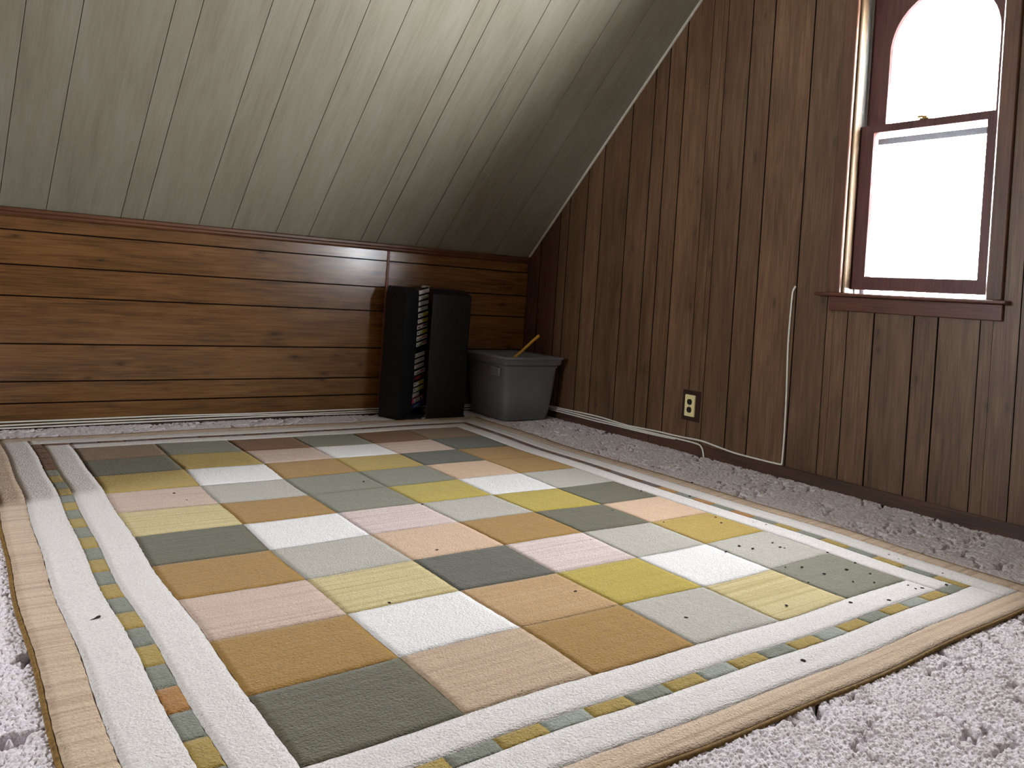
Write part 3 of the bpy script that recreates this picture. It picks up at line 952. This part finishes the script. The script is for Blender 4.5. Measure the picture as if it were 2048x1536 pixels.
for k, kd in enumerate(kinds_top):
    pos = 'topmost' if k == 0 else ORD[k] + ' from the top'
    make_tape(0.7140 - 0.0342 * k, kd, 'video tape %s, %s in tower\'s upper stack' % (TL[kd], pos), math.radians(7.5), [0, .002, 0, .003, -.004, -.004, -.002, -.004, -.003, -.004][k])
for k, kd in enumerate(kinds_low):
    pos = 'topmost' if k == 0 else ORD[k] + ' from the top'
    make_tape(0.3405 - 0.0336 * k, kd, 'video tape %s, %s in tower\'s lower stack' % (TL[kd], pos), math.radians(6.5), [.004, .004, .004, -.004, 0, -.004, -.004, .003, 0, .004][k])

M_paper = plain('pale_paper', lin(196, 184, 172), 0.85, 0.1)
V, F = [], []
for j in range(5):
    for i in range(9):
        V.append((i * 0.009, j * 0.010, 0.0045 + 0.006 * math.sin(i * 0.9 + j * 0.7) * math.sin(i / 8 * PI)))
nv = len(V)
V += [(x, y, z - 0.002) for x, y, z in V]
for j in range(4):
    for i in range(8):
        a = j * 9 + i; F.append((a, a + 1, a + 10, a + 9)); F.append((nv + a, nv + a + 9, nv + a + 10, nv + a + 1))
pp = A2 + dA * 0.100 + nA * 0.010
o = mesh_obj('paper_scrap', V, F, M_paper, None, True, (pp.x, pp.y, 0.758))
o.rotation_euler = (0, -math.radians(7.5), math.atan2(dA.y, dA.x))
tag(o, 'crumpled pale paper scrap lying on the topmost video tape', 'paper')

# ------------------------------------------------------------------ grey storage bin, cloth, stick
def rrect(cx, cy, hw, hd, r, n=6):
    P = []
    for qx, qy, a0 in ((1, 1, 0), (-1, 1, PI / 2), (-1, -1, PI), (1, -1, 1.5 * PI)):
        for i in range(n + 1):
            a = a0 + PI / 2 * i / n
            P.append((cx + qx * (hw - r) + r * math.cos(a), cy + qy * (hd - r) + r * math.sin(a)))
    return P
def loft(rings, close_first=True, close_last=True):
    n = len(rings[0][0]); mb = MB(); V, F = [], []
    for P, z in rings: V += [(x, y, z) for x, y in P]
    for k in range(len(rings) - 1):
        for i in range(n): F.append((k * n + i, k * n + (i + 1) % n, (k + 1) * n + (i + 1) % n, (k + 1) * n + i))
    if close_first: F.append(tuple(range(n))[::-1])
    if close_last: F.append(tuple((len(rings) - 1) * n + i for i in range(n)))
    return mb.add(V, F)
BC = Vector((-0.262, -0.265, 0.0))
binr = empty('storage_bin', BC, 0.0)
tag(binr, 'grey plastic storage bin in the corner beside the black tower', 'bin')
hw0, hd0, hw1, hd1, BH = 0.163, 0.200, 0.196, 0.232, 0.386
def br(t, e=0.0, r=0.035):
    return rrect(0, 0, hw0 + (hw1 - hw0) * t + e, hd0 + (hd1 - hd0) * t + e, r)
rings = [(br(0, -0.012), 0.0), (br(0, 0), 0.008), (br(0.5), 0.16), (br(0.84), 0.318), (br(0.85, 0.004), 0.322), (br(0.86, 0.004), 0.330), (br(0.9, -0.001), 0.334), (br(1.0), BH - 0.004),
         (br(1.0, -0.006), BH - 0.002), (br(0.9, -0.006), 0.334), (br(0.5, -0.006), 0.16), (br(0.02, -0.006), 0.012)]
loft(rings).build('bin_body', M_bin, binr, True)
rim = [(br(0.92, 0.002), 0.340), (br(0.92, 0.014), 0.338), (br(0.97, 0.016), 0.342), (br(1.0, 0.017), BH - 0.016), (br(1.0, 0.026), BH - 0.012), (br(1.0, 0.027), BH - 0.003), (br(1.0, 0.022), BH), (br(1.0, -0.004), BH)]
loft(rim, False, False).build('rim', M_bin, binr, True)
for s in (-1, 1):
    x = s * (hw0 + (hw1 - hw0) * 0.72)
    mb = MB(); mb.bbox(min(x, x + s * 0.022), max(x, x + s * 0.022), -0.17, -0.07, 0.262, 0.318, 0.006)
    mb.build('handle', M_bin, binr)
V, F = [], []
nx = ny = 22
for j in range(ny + 1):
    for i in range(nx + 1):
        u, v = -1 + 2 * i / nx, -1 + 2 * j / ny
        z = 0.300 + 0.055 * (1 - max(abs(u), abs(v)) ** 4) * (0.72 + 0.28 * math.sin(u * 5 + v * 3) * math.cos(v * 4 - u * 2))
        V.append((u * 0.165, v * 0.200, z))
for j in range(ny):
    for i in range(nx):
        a = j * (nx + 1) + i; F.append((a, a + 1, a + nx + 2, a + nx + 1))
b0 = len(V)
ring = [i for i in range(nx + 1)] + [j * (nx + 1) + nx for j in range(1, ny + 1)] + [ny * (nx + 1) + i for i in range(nx - 1, -1, -1)] + [j * (nx + 1) for j in range(ny - 1, 0, -1)]
for r in ring: V.append((V[r][0] * 0.9, V[r][1] * 0.9, 0.03))
for k in range(len(ring)):
    k2 = (k + 1) % len(ring); F.append((ring[k], ring[k2], b0 + k2, b0 + k))
F.append(tuple(b0 + k for k in range(len(ring))))
o = mesh_obj('cloth_bundle', V, F, M_cloth, None, True, BC + Vector((0, 0, 0.0)))
bm_fix(o)
tag(o, 'dark cloth bundle filling the grey storage bin', 'cloth')
P1, P2 = Vector((-0.262, -0.300, 0.372)), Vector((-0.0935, -0.300, 0.507))
d = (P2 - P1).normalized(); P0 = P1 - d * 0.10
prof = [(0, 0.004), (0.004, 0.0085), (0.04, 0.0092), (0.10, 0.0085), (0.20, 0.0085), (0.26, 0.0092), ((P2 - P0).length - 0.006, 0.0098), ((P2 - P0).length - 0.002, 0.008), ((P2 - P0).length, 0.003)]
v_, f_ = tube_geo([d * t for t, r in prof], 0, 12, [r for t, r in prof])
tag(mesh_obj('wooden_stick', v_, f_, M_stick, None, True, P0), 'yellow wooden stick leaning out of the grey bin', 'stick')

# ------------------------------------------------------------------ wall outlet
OC = Vector((0.0, -1.5465, 0.243))
out = empty('wall_outlet', OC)
tag(out, 'ivory double wall outlet on a dark brown surround below the panelling', 'outlet')
mb = MB(); mb.bbox(-0.0045, 0.0005, -0.0625, 0.0620, -0.0790, 0.0790, 0.0015); mb.build('surround', M_brownplate, out)
mb = MB(); mb.bbox(-0.0155, -0.0045, -0.0335, 0.0345, -0.0555, 0.0565, 0.0022); mb.build('face_plate', M_ivory, out)
def recept(zc_):
    P = []
    for i in range(24):
        a = 2 * PI * i / 24
        P.append((0.0168 * math.cos(a), max(-0.0145, min(0.0145, 0.0168 * math.sin(a)))))
    n = 24
    V = [(-0.0172, y, z + zc_) for y, z in P] + [(-0.0150, y * 1.03, z * 1.03 + zc_) for y, z in P]
    return MB().add(V, [tuple(range(n))] + [(i, (i + 1) % n, n + (i + 1) % n, n + i) for i in range(n)])
M_recept = plain('dark_brown_receptacle', lin(30, 20, 18), 0.5)
for zc_ in (0.0200, -0.0210):
    r = recept(zc_).build('receptacle', M_recept, out)
    for y in (-0.006, 0.006):
        MB().box(-0.0176, -0.0170, y - 0.001, y + 0.001, zc_ - 0.004, zc_ + 0.004).build('slot', M_ink, r)
v_, f_ = tube_geo([Vector((-0.0152, 0, -0.0005)), Vector((-0.0168, 0, -0.0005))], 0.003, 10)
mesh_obj('screw', v_, f_, M_brass, out)

# ------------------------------------------------------------------ cables
def cable(name, pts, r, label, group=None, n=6):
    path = catmull(pts, n); o0 = path[0].copy()
    v_, f_ = tube_geo([p - o0 for p in path], r, 8)
    tag(mesh_obj(name, v_, f_, M_cable, None, True, o0), label, 'cable', group)
xo = -0.0055
A1 = [(-2.1470, 0.8884), (-2.1385, 0.866), (-2.1342, 0.8266), (-2.1305, 0.6213), (-2.139, 0.4173), (-2.1436, 0.2133), (-2.142, 0.0833), (-2.139, 0.062), (-2.1276, 0.0562), (-2.0084, 0.0545), (-1.8551, 0.0565),
      (-1.7304, 0.0677), (-1.6305, 0.0754), (-1.4749, 0.0703), (-1.3098, 0.0689), (-1.0743, 0.0614), (-0.8167, 0.0703), (-0.4635, 0.0645), (-0.15, 0.060), (-0.03, 0.058)]
cable('wall_cable', [(xo + (0.004 if i == 0 else 0), y, z) for i, (y, z) in enumerate(A1)], 0.0046, 'white cable dropping down the window wall left of the window, then along the baseboard')
A2 = [(-1.672, -0.008), (-1.6665, 0.018), (-1.6533, 0.0450), (-1.6115, 0.0585), (-1.4222, 0.0590), (-1.1243, 0.0560), (-0.8193, 0.0575), (-0.4654, 0.0570), (-0.15, 0.0545), (-0.03, 0.053)]
cable('wall_cable', [(-0.0175 if z < 0.056 else -0.0150, y, z - 0.001) for y, z in A2], 0.0045, 'white cable rising from the carpet below the outlet and running into the corner')
A3 = [(-1.47, 0.0565), (-1.36, 0.052), (-1.20, 0.049), (-1.0, 0.0475), (-0.82, 0.0455), (-0.62, 0.046), (-0.46, 0.0465), (-0.2, 0.046), (-0.04, 0.046)]
cable('wall_cable', [(-0.0245, y, z) for y, z in A3], 0.0042, 'lowest white cable strand along the baseboard left of the outlet')
kx = np.linspace(-4.2, -0.02, 22)
def kz(base, ph, amp):
    return [(x, 0, base + amp * math.sin(x * 3.3 + ph) + 0.4 * amp * math.sin(x * 8.1 + ph * 2)) for x in kx]
for base, yoff, amp, lab in ((0.0325, -0.0085, 0.0022, 'topmost white cable along the foot of the low panelled wall'),
                             (0.0215, -0.0160, 0.0028, 'middle white cable along the foot of the low panelled wall'),
                             (0.0110, -0.0215, 0.0022, 'lowest white cable along the foot of the low panelled wall')):
    cable('wall_cable', [(x, yoff, z) for x, _, z in kz(base, base * 100, amp)], 0.0040, lab, None, 3)

# ------------------------------------------------------------------ dark crumbs on the rug and carpet
r7 = lambda x, y: (1000 + x * 1048 / 2048, 840 + y * 1048 / 2048)
r6 = lambda x, y: (x * 1000 / 2048, 840 + y * 1000 / 2048)
spots = [r7(*p) for p in ((552, 275), (440, 350), (865, 400), (843, 378), (355, 467), (883, 512), (935, 490), (1065, 478), (1095, 495), (1112, 498), (988, 500), (640, 397), (295, 668), (515, 763),
    (728, 770), (1120, 722), (1115, 572), (1180, 572), (1268, 598), (1355, 582), (1388, 556), (1447, 598), (1463, 632), (1380, 628), (1205, 632), (1595, 643), (1625, 657), (1650, 655), (1520, 702),
    (1665, 748), (1745, 642), (1730, 597), (1408, 483), (1290, 477), (1280, 515), (1520, 525), (1557, 542), (1620, 547), (1040, 408), (1210, 422), (1180, 450), (750, 243), (742, 296), (1185, 937),
    (85, 1057), (1370, 710), (990, 398), (1085, 387))] + [r6(*p) for p in ((713, 298), (765, 325), (1490, 250), (1730, 343), (1895, 343), (1595, 745), (1790, 530))]
def floor_pt(px, py, z):
    rdir = fw + rt * ((px - 1024 - 131.84) / FPX) - up * ((py - 768 + 174.08) / FPX)
    return CAM + rdir * ((z - CAM.z) / rdir.z)
def crumb_mesh(seed):
    r = random.Random(seed); V, F = [], []
    for k, (rad, z) in enumerate(((0.55, 0.0), (1.0, 0.35), (0.85, 0.75))):
        for i in range(7):
            a = 2 * PI * i / 7 + k * 0.3; q_ = rad * r.uniform(0.75, 1.2)
            V.append((math.cos(a) * q_ * 1.3, math.sin(a) * q_ * 0.85, z * r.uniform(0.85, 1.1)))
    V.append((0, 0, 1.0))
    for k in range(2):
        for i in range(7): F.append((k * 7 + i, k * 7 + (i + 1) % 7, k * 7 + 7 + (i + 1) % 7, k * 7 + 7 + i))
    for i in range(7): F.append((14 + i, 14 + (i + 1) % 7, 21))
    F.append(tuple(range(7))[::-1])
    me = bpy.data.meshes.new('crumb'); me.from_pydata(V, [], F); me.materials.append(M_crumb); me.update()
    return me
CM = [crumb_mesh(i) for i in range(5)]
for i, (px, py) in enumerate(spots):
    p = floor_pt(px, py, 0.009)
    o = bpy.data.objects.new('crumb', CM[i % 5]); COL.objects.link(o)
    o.location = (p.x, p.y, RTOP - 0.0015)
    s = random.uniform(0.0032, 0.0052)
    o.scale = (s, s, s * 0.9); o.rotation_euler = (0, 0, random.uniform(0, 6.28))
    tag(o, 'tiny dark crumb of dirt lying on the patterned rug', 'crumb', 'dark crumbs scattered on the rug')
p = floor_pt(194, 1236, 0.009)
v_, f_ = tube_geo(catmull([Vector((-0.013, -0.004, 0.002)), Vector((-0.005, -0.003, 0.003)), Vector((0.002, 0.001, 0.0035)), Vector((0.007, 0.004, 0.003))], 3), 0, 7, [0.0006, 0.0008, 0.001, 0.0014, 0.002, 0.0026, 0.003, 0.003, 0.0027, 0.0015][:10])
tag(mesh_obj('debris_sliver', v_, f_, M_crumb, None, True, (p.x, p.y, RTOP)), 'small dark sliver lying on the white border of the rug', 'debris')
